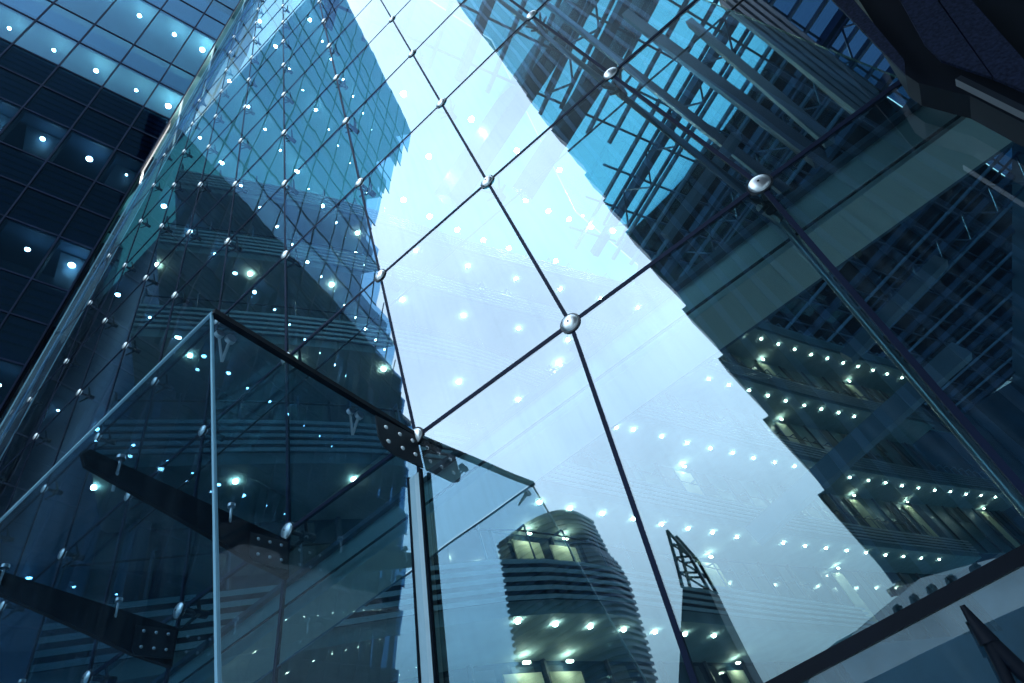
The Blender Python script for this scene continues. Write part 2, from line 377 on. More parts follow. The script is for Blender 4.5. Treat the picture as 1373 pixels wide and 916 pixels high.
# ------------------------------------------------------------------ curved gallery building inside (block K)
FL = {  # storey: height of soffit, measured lamp pixels
 'e': (6.0, [(695,835),(745,839),(792,842),(837,846),(879,849),(919,852),(958,854),(1000,857),(1031,859),(1065,861),(1097,861)]),
 'd': (10.0, [(680,666),(724,675),(765,683),(808,690),(850,697),(888,704),(923,710),(956,715),(989,721),(1020,725),(1051,729),(1080,733),(1108,736),(1136,739),(1162,742),(1188,745),(1212,747),(1236,749),(1260,751)]),
 'c': (14.0, [(850,577),(888,586),(922,595),(953,602),(983,608),(1011,615),(1039,621),(1066,626),(1089,631),(1115,636),(1140,641),(1165,645),(1188,648),(1210,652),(1232,655),(1254,658),(1275,660),(1296,663),(1316,665),(1335,667)]),
 'b': (18.0, [(895,492),(923,500),(951,509),(978,517),(1005,524),(1030,531),(1054,538),(1079,544),(1102,549),(1125,554),(1146,559),(1168,563),(1190,567)]),
 'a': (22.0, [(972,441),(997,449),(1021,455),(1044,462),(1066,469),(1088,476),(1110,481),(1131,487),(1151,492),(1171,497),(1190,502),(1210,507)])}
LEFT = [(-10.6, 3.9), (-9.6, 5.4), (-8.6, 6.9), (-7.6, 8.6), (-6.9, 10.0)]
def resample(pts, step):
    out = [Vector(pts[0])]; acc = 0
    for k in range(len(pts) - 1):
        a, b = Vector(pts[k]), Vector(pts[k + 1]); L = (b - a).length; t = step - acc
        while t <= L: out.append(a + (b - a) * (t / L)); t += step
        acc = (acc + L) % step if L + acc >= step else acc + L
        acc = L - (t - step)
    return out
def smoothc(pts, n=4):
    pts = [Vector(p) for p in pts]
    for _ in range(n):
        pts = [pts[0]] + [(pts[k - 1] + pts[k] * 2 + pts[k + 1]) / 4 for k in range(1, len(pts) - 1)] + [pts[-1]]
    return pts
K = empty('gallery_building', (-6, 10, 0), 'curved dark office block inside with louvred gallery fronts and rows of small lamps', 'building')
nl = 0
def offset(pts, d):
    out = []
    for k, p in enumerate(pts):
        a = pts[max(0, k - 1)]; b = pts[min(len(pts) - 1, k + 1)]; t = (b - a).normalized(); out.append(p + Vector((t.y, -t.x)) * d)
    return out
def ribbon(mb, pts, z0, z1, dz=0):
    for k in range(len(pts) - 1):
        a, b = pts[k], pts[k + 1]; mb.face([(a.x, a.y, z0), (b.x, b.y, z0), (b.x, b.y, z1), (a.x, a.y, z1)])
def deck(mb, p, q, z0, z1):
    """closed slab between curves p (front) and q (back)"""
    for k in range(len(p) - 1):
        a, b, c, d = p[k], p[k + 1], q[k + 1], q[k]
        mb.prism([(a.x, a.y, z0), (b.x, b.y, z0), (c.x, c.y, z0), (d.x, d.y, z0)], (0, 0, z1 - z0))
lampmb = []
doors = {'e': [(690, 860), (740, 870), (975, 880)], 'd': [(690, 700), (738, 705), (940, 745), (1120, 770)], 'c': [(905, 620), (1150, 680), (1225, 690), (1320, 690)], 'b': [(1025, 545), (760, 520)], 'a': [(1005, 470), (1125, 505), (655, 430), (690, 440)]}
for key in 'abcde':
    z, px = FL[key]
    lp = [onZ(x, y, z) for x, y in px]; lamps = [Vector((p.x, p.y)) for p in lp]
    first = lamps[0]
    left = [Vector(p) for p in LEFT if p[1] < first.y - 1.2]
    spine = left + lamps
    if key in 'ab' : spine = [Vector(p) for p in LEFT[:-1]] + [Vector((-6.4, 11.5)), Vector((-5.6, 13.6)), Vector((-4.4, 16.0))] + lamps
    if key == 'c': spine = [Vector(p) for p in LEFT] + [Vector((-6.0, 12.2)), Vector((-5.6, 14.2)), Vector((-5.0, 17.))] + lamps
    spine = sorted(spine, key=lambda p: p.y)
    base = smoothc(resample(spine, 1.25), 3)
    # extrapolate to the far right
    dlt = (base[-1] - base[-3]) / 2
    base += [base[-1] + dlt * k for k in range(1, 6)]
    front = offset(base, .55); back = offset(base, -1.6)
    mb = MB(); deck(mb, front, offset(base, -1.62), z + .05, z + .35); mb.build('floor_slab', M['soffit'], K)
    mb = MB()
    for s in range(5):                        # louvre blades
        zz = z + .32 + s * .20
        f1, f2 = offset(front, .10), offset(front, .0)
        for k in range(len(front) - 1):
            a, b, c, d = f1[k], f1[k + 1], f2[k + 1], f2[k]
            mb.prism([(a.x, a.y, zz), (b.x, b.y, zz), (c.x, c.y, zz + .05), (d.x, d.y, zz + .05)], (0, 0, .10))
    mb.build('louvre_band', M['louvre'], K)
    mb = MB(); mb.open = False
    for k in range(len(base) - 1):
        a, b = offset(front, -.06)[k], offset(front, -.06)[k + 1]
        mb.prism([(a.x, a.y, z + .30), (b.x, b.y, z + .30), (b.x, b.y, z + 1.32), (a.x, a.y, z + 1.32)], (-.04, .01, 0))
    mb.build('band_backing', M['wall_dark'], K)
    # glazed wall behind gallery
    mb = MB()
    for k in range(len(back) - 1):
        a, b = back[k], back[k + 1]; mb.prism([(a.x, a.y, z - 3.65), (b.x, b.y, z - 3.65), (b.x, b.y, z + .05), (a.x, a.y, z + .05)], (-.1, .03, 0))
    mb.build('gallery_wall', M['window_dark'] if key in 'de' else M['gallery_panel'], K)  # upper floors use a lighter teal copy, lamplight put into the colour
    mb = MB(); bk = offset(base, -1.54)
    for k in range(0, len(bk), 2): mb.abox((bk[k].x - .05, bk[k].y - .05, z - 3.65), (bk[k].x + .05, bk[k].y + .05, z + .05))
    mb.build('wall_mullions', M['wall_dark'], K)
    # handrail posts of the floor above: standing on the band
    mb = MB(); fr = offset(front, -.15)
    for k in range(0, len(fr) - 3):
        p = fr[k]; q2 = p + (offset(front, -.42)[k] - p)
        mb.tube((p.x, p.y, z + 1.3), (p.x, p.y, z + 2.25), .022, n=6); mb.bar((p.x, p.y, z + 2.25), (q2.x, q2.y, z + 2.28), .05, .04)
    mb.build('balustrade_posts', M['pale_steel'], K)
    mb = MB()
    for k in range(len(fr) - 3): mb.bar((*offset(front, -.42)[k], z + 2.28), (*offset(front, -.42)[k + 1], z + 2.28), .03)
    mb.build('handrail', M['dark_steel'], K)
    # lit doorways
    for dx, dy in doors[key]:
        best = None
        for k in range(len(bk) - 1):
            for t in (0, .25, .5, .75):
                p = bk[k].lerp(bk[k + 1], t); az = math.atan2(p.x, p.y); r = ray(dx, dy)
                e = abs(az - math.atan2(r.x, r.y))
                if best is None or e < best[0]: best = (e, p, (bk[k + 1] - bk[k]).normalized())
        if best[0] > .12: continue
        p, t = best[1], best[2]; nrm = Vector((t.y, -t.x)); p = p + nrm * .07
        f = MB(); f.prism([(p.x - t.x * .56, p.y - t.y * .56, z - 3.5), (p.x + t.x * .56, p.y + t.y * .56, z - 3.5), (p.x + t.x * .56, p.y + t.y * .56, z - .25), (p.x - t.x * .56, p.y - t.y * .56, z - .25)], (nrm.x * -.05, nrm.y * -.05, 0))
        do = f.build('doorway_panel', M['cream'], K)
        f = MB(); pl = p + nrm * .22; f.bar((pl.x - t.x * .09, pl.y - t.y * .09, z - .12), (pl.x + t.x * .09, pl.y + t.y * .09, z - .12), .06, .04); f.build('wall_washer', M['washer'], do)
    # dim rooms behind the gallery glazing: pale partitions and blinds
    mb = MB(); rnd = random.Random(ord(key))
    for k in range(len(bk) - 1):
        if rnd.random() < .5:
            a, b = bk[k], bk[k + 1]; t = (b - a).normalized(); nrm = Vector((t.y, -t.x)) * .03; hh = rnd.choice((1.2, 2.2, 3.3)); w2 = rnd.uniform(.4, 1.1)
            c = a + t * w2; mb.prism([(a.x + nrm.x, a.y + nrm.y, z - .1 - hh), (c.x + nrm.x, c.y + nrm.y, z - .1 - hh), (c.x + nrm.x, c.y + nrm.y, z - .1), (a.x + nrm.x, a.y + nrm.y, z - .1)], (nrm.x * .4, nrm.y * .4, 0))
    mb.build('window_blinds', M['blind'], K)
    # lamps
    pts = lamps + [b for b in base if b.y < lamps[0].y - .8][::-1][:18:2]
    for p in pts: lampmb.append((p, z))
def lamp_proto(r, mt_l, mt_t):
    a = MB(); a.tube((0, 0, -.03), (0, 0, .02), r, n=14); b = MB(); b.tube((0, 0, -.012), (0, 0, .03), r * 1.9, n=18)
    return a.v and (a, b)
lampmb = lampmb[:100]
lo = None
for p, z in lampmb:
    if lo is None:
        a, b = lamp_proto(.047, None, None); lo = a.build('ceiling_lamp', M['lamp'], None, True); o = lo
    else: o = lo.copy(); COL.objects.link(o)
    o.parent = K; o.matrix_parent_inverse = Matrix.Translation(-K.location); o.location = (p.x, p.y, z + .03)

# ------------------------------------------------------------------ glazed atrium roof
rf = empty('atrium_roof', (5, 25, 25.5), 'glazed atrium roof of steel rafters and purlins with bright sky behind', 'glass roof')
Hr = ray(2028, 695); Hr.z = 0; Hr.normalize(); Vr = Vector((Hr.y, -Hr.x, 0))
ZR = 27.0; RC = Vector((4, 26, ZR))
up = Vector((0, 0, .3))
def HV(h, v): return RC + Hr * h + Vr * v + up
def roofclip(pts):
    poly = clip([(p.y, p.x) for p in pts], lambda q: q[0] - D - .35); return [Vector((q[1], q[0], pts[0].z)) for q in poly]
def rbar(a, b, w, h, name, m_):
    if a.y < D + .4 and b.y < D + .4: return
    if a.y < D + .4: a = a.lerp(b, (D + .4 - a.y) / (b.y - a.y))
    if b.y < D + .4: b = b.lerp(a, (D + .4 - b.y) / (a.y - b.y))
    mb = MB(); mb.bar(a, b, w, h); mb.build(name, m_, rf)
for k in range(-22, 40):
    big = k % 4 == 0
    if k > 3 and k % 2: continue
    c = RC + Hr * k * 1.4; rbar(c + Vr * (-14 if k > 1 else (-3 if k > -6 else 3)), c + Vr * 34, .36 if big else .15, .5 if big else .2, 'rafter', M['blue_steel'] if big else M['pale_steel'])
for k in range(-7, 18):
    c = RC + Vr * k * 1.9 + Vector((0, 0, .1)); rbar(c - Hr * (30 if k > 1 else (8 if k > -2 else -2)), c + Hr * 60, .10, .14, 'purlin', M['blue_steel'])
mb = MB(); mb.prism(roofclip([HV(*p) for p in ((-32, 7), (-16, 5), (-8, -1), (-2, -3), (3, -14), (60, -14), (60, 11), (-32, 11))]), (0, 0, .02))
mb.build('roof_glazing', M['roof_glass'], rf)
mb = MB(); mb.prism(roofclip([HV(*p) for p in ((-32, 11.05), (60, 11.05), (60, 35), (-32, 35))]), (0, 0, .02))
mb.build('tinted_roof_glazing', M['roof_tint'], rf)
for q_, hh in enumerate((-13, -6.5, 0, 20)):             # trusses hung below the rafters
    tr = MB(); z0_, z1_ = ZR - .5, ZR - 2.4; A_ = RC + Hr * hh; vs = [(-1 if hh > -9 else 4) + 2.2 * n_ for n_ in range(14)]
    P_ = [A_ + Vr * v_ for v_ in vs]; P_ = [p for p in P_ if p.y > D + .6]
    for n_ in range(len(P_) - 1):
        a, b = P_[n_], P_[n_ + 1]; mid = (a + b) / 2
        tr.bar((a.x, a.y, z0_), (b.x, b.y, z0_), .14); tr.bar((a.x, a.y, z1_), (b.x, b.y, z1_), .14)
        tr.tube((a.x, a.y, z0_), (mid.x, mid.y, z1_), .05, n=6); tr.tube((mid.x, mid.y, z1_), (b.x, b.y, z0_), .05, n=6)
    if len(P_) > 1: tr.build('truss', M['blue_steel'], rf)
mb = MB(); mb.prism(roofclip([HV(*p) for p in ((-32, 6.95), (-16, 4.95), (-8, -1.05), (-2, -3.05), (3, -14.05), (60, -14.05), (60, -45), (-32, -45))]), (0, 0, .02))
mb.build('frosted_roof_panel', M['frosted'], rf)
ro = None
for px in ((705,268),(735,283),(763,294),(793,305),(822,310),(745,350),(777,370),(750,228),(693,202),(632,160),(575,210),(541,268),(576,290),(541,126),(613,308),(648,322),(682,333),(577,384),(535,368)):
    p = onZ(*px, 26.7)
    if ro is None:
        a = MB(); a.dome((0, 0, 0), (0, 0, -1), .13, .08, 14, 4); ro = a.build('roof_lamp', M['lamp'], None, True); o = ro
    else: o = ro.copy(); COL.objects.link(o)
    o.parent = rf; o.matrix_parent_inverse = Matrix.Translation(-rf.location); o.location = p

# steel members seen high in the atrium through the upper right panes
def strut(p0, p1, Y, w, h, m_, label, name='roof_beam', cat='steel beam', up=(0, 1, 0)):
    a, b = onY(*p0, Y[0]), onY(*p1, Y[1]); mb = MB(); mb.bar(a, b, w, h, up=up); return thing_mesh(mb, name, M[m_], label, cat)
strut((925, 30), (1112, 190), (6.5, 6.0), .13, .13, 'pale_steel', 'slim pale beam slanting left of the ribbed beam')
strut((840, 20), (1100, 215), (7.5, 7.0), .2, .2, 'blue_steel', 'broad blue grey beam slanting beneath the slim pale one')
strut((700, -20), (1060, 262), (8.5, 8), .16, .16, 'blue_steel', 'dark slanting tie close beside the steel mast')
strut((893, 318), (988, 182), (7.0, 7.0), .16, .16, 'pale_steel', 'short pale green prop left of the largest steel disc')
strut((850, -105), (600, 270), (12, 12), 1.2, .9, 'wall_dark', 'dark column between the roof panes near the top centre', 'dark_column', 'column')
strut((940, -115), (700, 260), (14, 14), .7, .8, 'wall_dark', 'dark slanting column right of the top centre roof panes', 'dark_column', 'column')
# ribbed beam
rb = empty('ribbed_beam', onY(1080, 75, 5.2), 'wide beam with five parallel ribs slanting across the top right panes', 'steel beam')
for k in range(5):
    o_ = (k - 2) * 8.5
    a, b = onY(978 + o_ * .62, -8 - o_ * .75, 5.4), onY(1166 + o_ * .62, 142 - o_ * .75, 5.0)
    mb = MB(); mb.bar(a, b, .045, .10, up=(0, 1, 0)); mb.build('rib', M['pale_steel'], rb)
a, b = onY(978, -8, 5.5), onY(1166, 142, 5.1); mb = MB(); mb.bar(a, b, .34, .06, up=(0, 1, 0)); mb.build('web_plate', M['dark_steel'], rb)
# beams in the dark lower right
strut((1135, 480), (1262, 350), (9, 9), .2, .2, 'pale_steel', 'pale stub beam crossing the lamp rows in the dark right part')
strut((1010, 720), (1290, 470), (13, 13), .4, .3, 'pale_steel', 'long grey bridge beam crossing the galleries on the right')

# ------------------------------------------------------------------ entrance porch
zp = gz(0, gx(-1)); xp = gx(-1)
Cc = Vector((xp, D, zp)); yk = onX(285, 420, xp).y; zk = onX(285, 420, xp).z
porch = empty('glass_porch', (xp, yk, 0), 'glass entrance box at lower left with dark beams and bolted roof panes', 'porch')
Kc = Vector((xp, yk, zk)); XL = -9.0
Kb = onY(295, 916, yk); Kb = Kc + (Kb - Kc) * (Kc.z / (Kc.z - Kb.z))      # foot of the leaning corner
Cb = Vector((low(-1, 0), D - .02, 0)); Ct = Cc + Vector((0, -.02, 0))
mb = MB(); NS = 12                          # slightly twisted pane between the leaning corner and the mullion
for a_ in range(NS):
    for b_ in range(NS):
        q_ = []
        for s_, t_ in ((a_, b_), (a_ + 1, b_), (a_ + 1, b_ + 1), (a_, b_ + 1)):
            s_, t_ = s_ / NS, t_ / NS; q_.append(Kc.lerp(Kb, t_).lerp(Ct.lerp(Cb, t_), s_))
        mb.face(q_)
mb.open = True; sp_ = mb.build('side_pane', M['porch_glass'], porch, True)
bm_ = bmesh.new(); bm_.from_mesh(sp_.data); bmesh.ops.remove_doubles(bm_, verts=bm_.verts[:], dist=1e-4); bm_.to_mesh(sp_.data); bm_.free()
mb = MB(); mb.bar(Kc + Vector((0, 0, .01)), Cc + Vector((0, -.02, .01)), .045, .05); mb.build('top_channel', M['black'], porch)
mb = MB(); mb.prism([Kc + Vector((-.03, 0, 0)), (XL, yk, zk), (XL, yk, 0), Kb + Vector((-.03, 0, 0))], (0, .019, 0)); mb.build('front_pane', M['porch_glass'], porch)
mb = MB(); mb.bar(Kb + Vector((-.01, 0, 0)), Kc + Vector((-.01, 0, 0)), .016, .016, up=(0, 1, 0)); mb.build('corner_edge', M['porch_edge'], porch)
mb = MB(); mb.bar((xp, yk, zk + .005), (XL, yk, zk + .005), .018, .018); mb.build('roof_edge', M['porch_edge'], porch)
mb = MB(); mb.prism([(xp - .03, yk + .02, zk + .02), (XL, yk + .02, zk + .02), (XL, D - .03, zp + .06), (xp - .03, D - .03, zp + .06)], (0, 0, .02)); mb.build('roof_pane', M['porch_glass'], porch)
def bolt(parent, p, drop=.16, leg=.2):
    e = MB(); p = Vector(p); e.tube(p + Vector((0, 0, -.004)), p + Vector((0, 0, -.034)), .034, n=14); e.tube(p + Vector((0, 0, -.03)), p + Vector((0, 0, -drop)), .010, n=8)
    e.tube(p + Vector((0, 0, -drop)), p + Vector((-.10, .04, -drop - .10)), .012, n=8)
    return e.build('stand_off', M['steel'], parent, True)
for i in (-2, -3, -4, -5):
    x = gx(i); z = gz(0, x) if i > -3 else zp
    z = min(z, zp - .02)
    y0 = yk + .12; zt_ = z - .01 + .24 * 1; dz_ = lambda y: (D - y) / (D - y0) * (zk + .10 - z)
    prof = [(D - .01, -.02), (y0, -.02), (y0 - .05, -.07), (y0, -.17), (y0 + .6, -.25), (D - .8, -.31), (D - .4, -.38), (D - .01, -.40)]
    prof = [(y, z + zz + dz_(y)) for y, zz in prof]
    mb = MB(); mb.prism([(x - .022, y, zz) for y, zz in prof], (.044, 0, 0)); bo = mb.build('canopy_beam', M['black'], porch)
    mb = MB(); mb.prism([(x + .024, D - .42, z - .05), (x + .024, D - .03, z - .05), (x + .024, D - .03, z - .33), (x + .024, D - .38, z - .33), (x + .024, D - .42, z - .28)], (.010, 0, 0)); mb.build('clamp_plate', M['dark_steel'], bo)
    for by in (.10, .22, .34):
        for bz in (.10, .25):
            mb = MB(); mb.dome((x + .034, D - by, z - bz), (1, 0, 0), .016, .012, 10, 3); mb.build('bolt_head', M['steel'], bo, True)
    bolt(porch, (x + .03, y0 + .22, zk + .10)); bolt(porch, (x + .03, D - .62, zp + .16))
# bolts and clamp plate at the side pane
cp = MB(); s_ = xp + .006
cp.prism([(s_, D - .50, zp - .015), (s_, D - .02, zp - .015), (s_, D - .02, zp - .36), (s_, D - .36, zp - .36), (s_, D - .46, zp - .32), (s_, D - .50, zp - .24)], (.014, 0, 0))
cpo = cp.build('clamp_plate', M['dark_steel'], porch)
for by in (.09, .24, .40):
    for bz in (.10, .25):
        mb = MB(); mb.dome((s_ + .014, D - by, zp - bz), (1, 0, 0), .020, .014, 12, 3); mb.build('bolt_head', M['chrome'], cpo, True)
for y_ in (yk + .16, D - .64):
    e = MB(); p = Vector((xp - .03, y_, zp - .12 + (D - y_) * .1)); e.tube(p + Vector((.02, 0, 0)), p + Vector((-.012, 0, 0)), .036, n=14); e.tube(p, p + Vector((-.12, .03, -.10)), .011, n=8)
    e.tube(p + Vector((-.02, -.07, .02)), p + Vector((-.12, .03, -.10)), .009, n=8); e.tube(p + Vector((-.03, -.07, .02)), p + Vector((-.0, -.07, .02)), .03, n=12)
    e.build('stand_off', M['steel'], porch, True)
# steel door post below the corner disc
dp = empty('door_post', (low(-1, 0), D - .06, 0), 'pale blue steel post edged black below the clamp plate', 'post')
mb = MB(); mb.prism([(low(-1, zp - .4) - .055, D - .06, zp - .4), (low(-1, zp - .4) + .055, D - .06, zp - .4), (low(-1, 0) + .055, D - .06, 0), (low(-1, 0) - .055, D - .06, 0)], (0, .03, 0)); mb.build('post_face', M['beam'], dp)
for s in (-.066, .066):
    mb = MB(); mb.bar((low(-1, 0) + s, D - .05, 0), (low(-1, zp - .38) + s, D - .05, zp - .38), .022, .03, up=(0, 1, 0)); mb.build('black_gasket', M['black'], dp)

# ------------------------------------------------------------------ left glass wing (seen directly and mirrored in the facade)
Lo = onY(236, 150, D)                      # where the bright/dark line meets the fin
Hd = ray(2191, 1103).normalized(); ln = FD.cross(Hd).normalized()
LO = Lo + Vector((0, -.02, 0))
s = lambda x, y: (x * .3385, y * .3385)
def uv(px):                                # pixel -> (u toward viewer, v along the fin) on the wing plane
    p = onP(*px, LO, ln) - LO
    A = Matrix(((-Hd.x, FD.x), (-Hd.y, FD.y))); A3 = Matrix((( -Hd.x, FD.x, ln.x), (-Hd.y, FD.y, ln.y), (-Hd.z, FD.z, ln.z)))
    q = A3.inverted() @ p; return q.x, q.y
print('L origin', LO, 'Hd', Hd, 'FD', FD)

W3 = Matrix(((-Hd.x, FD.x, ln.x), (-Hd.y, FD.y, ln.y), (-Hd.z, FD.z, ln.z)))
def WP(u, v, w=0): return LO + W3 @ Vector((u, v, w))
# w sign that points away from the eye (into the wing)
WS = 1 if (WP(5, 0, 1) - EYE).length > (WP(5, 0, -1) - EYE).length else -1
wing = empty('glass_wing', (LO.x, LO.y, 0), 'tall gridded glass building at far left with round ceiling lamps behind its panes', 'building')
PER = 7.02                                  # storey: lamp row 1.95 + louvre row 1.45 ...
ROWS = []
v0 = -.65
base_rows = [0, 1.95, 3.53, 7.02]
rows_up = [-.65, 1.30, 2.90, 6.37, 7.95, 9.6, 13.0, 14.6, 16.2, 19.6, 21.2, 22.8, 26.2]
rows_dn = [-33.2, -30.5, -2.12, -3.65, -5.68, -7.13, -8.69, -10.7, -12.15, -13.7, -15.7, -17.15, -18.7, -20.7, -22.1, -23.7, -25.7, -28.0]
VR = sorted(rows_up + rows_dn)
def uend(v):                                # stepped outer end of the wing
    pts = [(-30, 30), (-4.3, 27), (5.1, 19), (10, 16.6), (18, 18.4), (26.5, 20.4), (99, 20.4)]
    for (a, ua), (b, ub) in zip(pts, pts[1:]):
        if v <= b: return ua + (ub - ua) * (v - a) / (b - a)
    return 20
US = [-.47 + 1.58 * k - .02 for k in range(0, 20)]
lampw = []
for r in range(len(VR) - 1):
    va, vb = VR[r], VR[r + 1]; ue = uend((va + vb) / 2) + (.35 if r % 2 else -.2)
    vis = vb - va > 1.75
    mb = MB(); uu = [max(u, 0.02) for u in US if u < ue] + [ue]
    for a, b in zip(uu, uu[1:]):
        if b - a < .15: continue
        t = random.uniform(-.006, .006)
        mb.prism([WP(a + .02, va + .02, t * WS), WP(b - .02, va + .02, 0), WP(b - .02, vb - .02, -t * WS), WP(a + .02, vb - .02, 0)], W3 @ Vector((0, 0, .02 * WS)))
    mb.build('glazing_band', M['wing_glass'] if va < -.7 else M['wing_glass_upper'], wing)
    mb = MB(); mb.bar(WP(0, va, .0), WP(ue, va, .0), .05, .07, up=ln); mb.build('transom', M['seal'], wing)
    # storey interior: soffit, blinds and back wall
    if vis:
        dk = va < -.7  # lower storeys get darkened interiors to deepen the painted dark reflection
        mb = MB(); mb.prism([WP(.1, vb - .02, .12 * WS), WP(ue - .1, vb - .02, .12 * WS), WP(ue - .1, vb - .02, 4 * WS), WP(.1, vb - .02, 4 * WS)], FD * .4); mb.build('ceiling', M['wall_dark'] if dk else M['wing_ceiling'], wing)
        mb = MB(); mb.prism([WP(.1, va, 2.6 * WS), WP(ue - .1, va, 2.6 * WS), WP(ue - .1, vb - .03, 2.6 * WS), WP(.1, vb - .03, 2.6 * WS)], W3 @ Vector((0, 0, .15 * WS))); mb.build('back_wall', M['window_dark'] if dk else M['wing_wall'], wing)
        if dk:
            mb = MB()
            for a, b in zip(uu[::1], uu[1::1]):
                if random.random() < .75: mb.prism([WP(a + .1, va + .1, .7 * WS), WP(a + (b - a) * random.choice((.55, .9)), va + .1, .7 * WS), WP(a + (b - a) * .9, vb - .1, .7 * WS), WP(a + .1, vb - .1, .7 * WS)], W3 @ Vector((0, 0, .02 * WS)))
            mb.build('blinds', M['blind'], wing)
        for a, b in zip(uu, uu[1:]):
            if b - a > 1: lampw.append(((a + b) / 2 - .1, vb - .62, .5))
    else:
        mb = MB(); c0 = .10 if va > -.7 else .05
        n = 5
        if va > -.7: mb.prism([WP(.1, va, .4 * WS), WP(ue - .1, va, .4 * WS), WP(ue - .1, vb, .4 * WS), WP(.1, vb, .4 * WS)], W3 @ Vector((0, 0, .1 * WS)))
        else:
            for q in range(n):
                a = va + (vb - va) * (q + .2) / n; mb.prism([WP(.1, a, .1 * WS), WP(ue - .1, a, .1 * WS), WP(ue - .1, a + .18, .1 * WS), WP(.1, a + .18, .1 * WS)], W3 @ Vector((0, 0, .1 * WS)))
            mb.prism([WP(.1, va, .4 * WS), WP(ue - .1, va, .4 * WS), WP(ue - .1, vb, .4 * WS), WP(.1, vb, .4 * WS)], W3 @ Vector((0, 0, .1 * WS)))
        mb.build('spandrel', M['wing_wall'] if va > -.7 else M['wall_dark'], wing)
for u in US:
    u = max(u, .02); segs = []; cur = None; v = -33.0
    while v < 26.2:                              # only where the wing is at least this deep
        if uend(v) > u + .3: cur = [v, v + .4] if cur is None else [cur[0], v + .4]
        elif cur: segs.append(cur); cur = None
        v += .4
    if cur: segs.append(cur)
    if not segs: continue
    mb = MB()
    for a, b in segs: mb.bar(WP(u, a, 0), WP(u, min(b, 26.2), 0), .05, .06, up=ln)
    mb.build('mullion', M['seal'], wing)
    a, b = segs[0]
    if a < -1: mb = MB(); mb.bar(WP(u, a, .2 * WS), WP(u, min(-.7, b), .2 * WS), .10, .30, up=ln); mb.build('deep_mullion', M['black'], wing)
mb = MB(); mb.prism([WP(0, -33, 4.1 * WS), WP(30, -33, 4.1 * WS), WP(20, 26.4, 4.1 * WS), WP(0, 21.5, 4.1 * WS)], W3 @ Vector((0, 0, 6 * WS))); mb.build('core', M['wall_dark'], wing)
lampw.sort(key=lambda t: abs(t[1] - 2) + t[0] * .6); lampw = lampw[:100]; lo2 = None
for u, v, w_ in lampw:
    p = WP(u, v, w_ * WS)
    if lo2 is None:
        a = MB(); a.dome((0, 0, 0), (0, 0, -1), .085, .05, 14, 4); lo2 = a.build('ceiling_lamp', M['lamp_big'], None, True); o = lo2
    else: o = lo2.copy(); COL.objects.link(o)
    o.parent = wing; o.matrix_parent_inverse = Matrix.Translation(-wing.location); o.location = p; sc_ = random.choice((.5, .7, .95, 1.3)); o.scale = (sc_, sc_, sc_)

# ------------------------------------------------------------------ opposite buildings, behind the viewer (mirrored in the glass)
def vY(px, Y): return mir(onY(*px, Y))
YT = 2 * D + 3.8
E0, E1 = onY(610, -2, YT), onY(1190, 793, YT)
tw = empty('stepped_tower', mir(E1), 'black tower with a stepped edge and dark ribs mirrored across the right half', 'building')
prof = []; n = 22
E00 = E0 + (E0 - E1) * .03
for k in range(n + 1):
    t = k / n; p = E1.lerp(E00, t); st = .0
    if k: prof.append(Vector((p.x + (0.10 if t < .55 else .01), YT, prof[-1].z if prof else p.z)))
    prof.append(Vector((p.x, YT, p.z)))
B1 = onY(1373, 740, YT); B2 = B1 + (B1 - E1) * 1.5
top = Vector((B2.x + 25, YT, E00.z))
poly = prof + [top, Vector((B2.x + 25, YT, B2.z)), B2]
mb = MB(); mb.prism([mir(p) for p in poly], (0, -.6, 0)); mb.build('tower_body', M['tower'], tw)
for k in range(34):                          # ribs on the face toward the atrium
    t = k / 33; x0 = E1.x + .2 + k * .42 * (1 + k * .02); z0 = E1.z + (B2.z - E1.z) * (x0 - E1.x) / (B2.x - E1.x)
    x1 = x0 + (E00.x - E1.x) ; zt = E00.z
    mb = MB(); mb.bar(mir((x0, YT - .06, z0 + .06)), mir((x1, YT - .06, zt)), .13, .11, up=(0, 1, 0)); mb.build('rib', M['ribs'], tw)
# round slatted turret
tu_c = onY(752, 840, 34)
turret = empty('slatted_turret', mir(Vector((tu_c.x, tu_c.y, 0))), 'rounded tower of dark horizontal slats mirrored low in the centre', 'building')
def vx(px, py, Y): return onY(px, py, Y)
edge = [(838, 930), (822, 850), (806, 790), (797, 760), (782, 735), (768, 722), (757, 700), (748, 684), (744, 672)]
pr = [onY(*e, 34) for e in edge]; ledge = onY(664, 740, 34)
def rad(z):
    for a, b in zip(pr, pr[1:]):
        if a.z <= z <= b.z: return a.x + (b.x - a.x) * (z - a.z) / (b.z - a.z)
    return pr[0].x if z < pr[0].z else pr[-1].x
lpx = [(695, 930), (682, 850), (664, 740), (655, 672)]; lp_ = [onY(*e, 34) for e in lpx]
def lef(z):
    for a, b in zip(lp_, lp_[1:]):
        if a.z <= z <= b.z: return a.x + (b.x - a.x) * (z - a.z) / (b.z - a.z)
    return lp_[0].x if z < lp_[0].z else lp_[-1].x
zt = pr[-1].z
mb = MB(); mb2 = MB(); nst = 54
for k in range(nst):
    za, zb = zt * k / nst, zt * (k + 1) / nst; zm = (za + zb) / 2; lx, rx = lef(zm), rad(zm); R_ = 2.6
    for q0, q1, ins, target in ((za, za + (zb - za) * .5, 0, mb), (za + (zb - za) * .5, zb, .16, mb2)):
        ring = [(lx + ins, 34.0 + ins), (rx - R_, 34.0 + ins)]
        ring += [(rx - R_ + (R_ - ins) * math.sin(t), 34.0 + R_ - (R_ - ins) * math.cos(t)) for t in [math.pi / 2 * j / 7 for j in range(1, 8)]]
        ring += [(rx - ins, 39), (lx + ins, 39)]
        target.prism([mir((x, y, q0)) for x, y in ring], (0, 0, q1 - q0))
mb.build('slat_rings', M['blue_steel'], turret); mb2.build('shaded_core', M['tower'], turret)
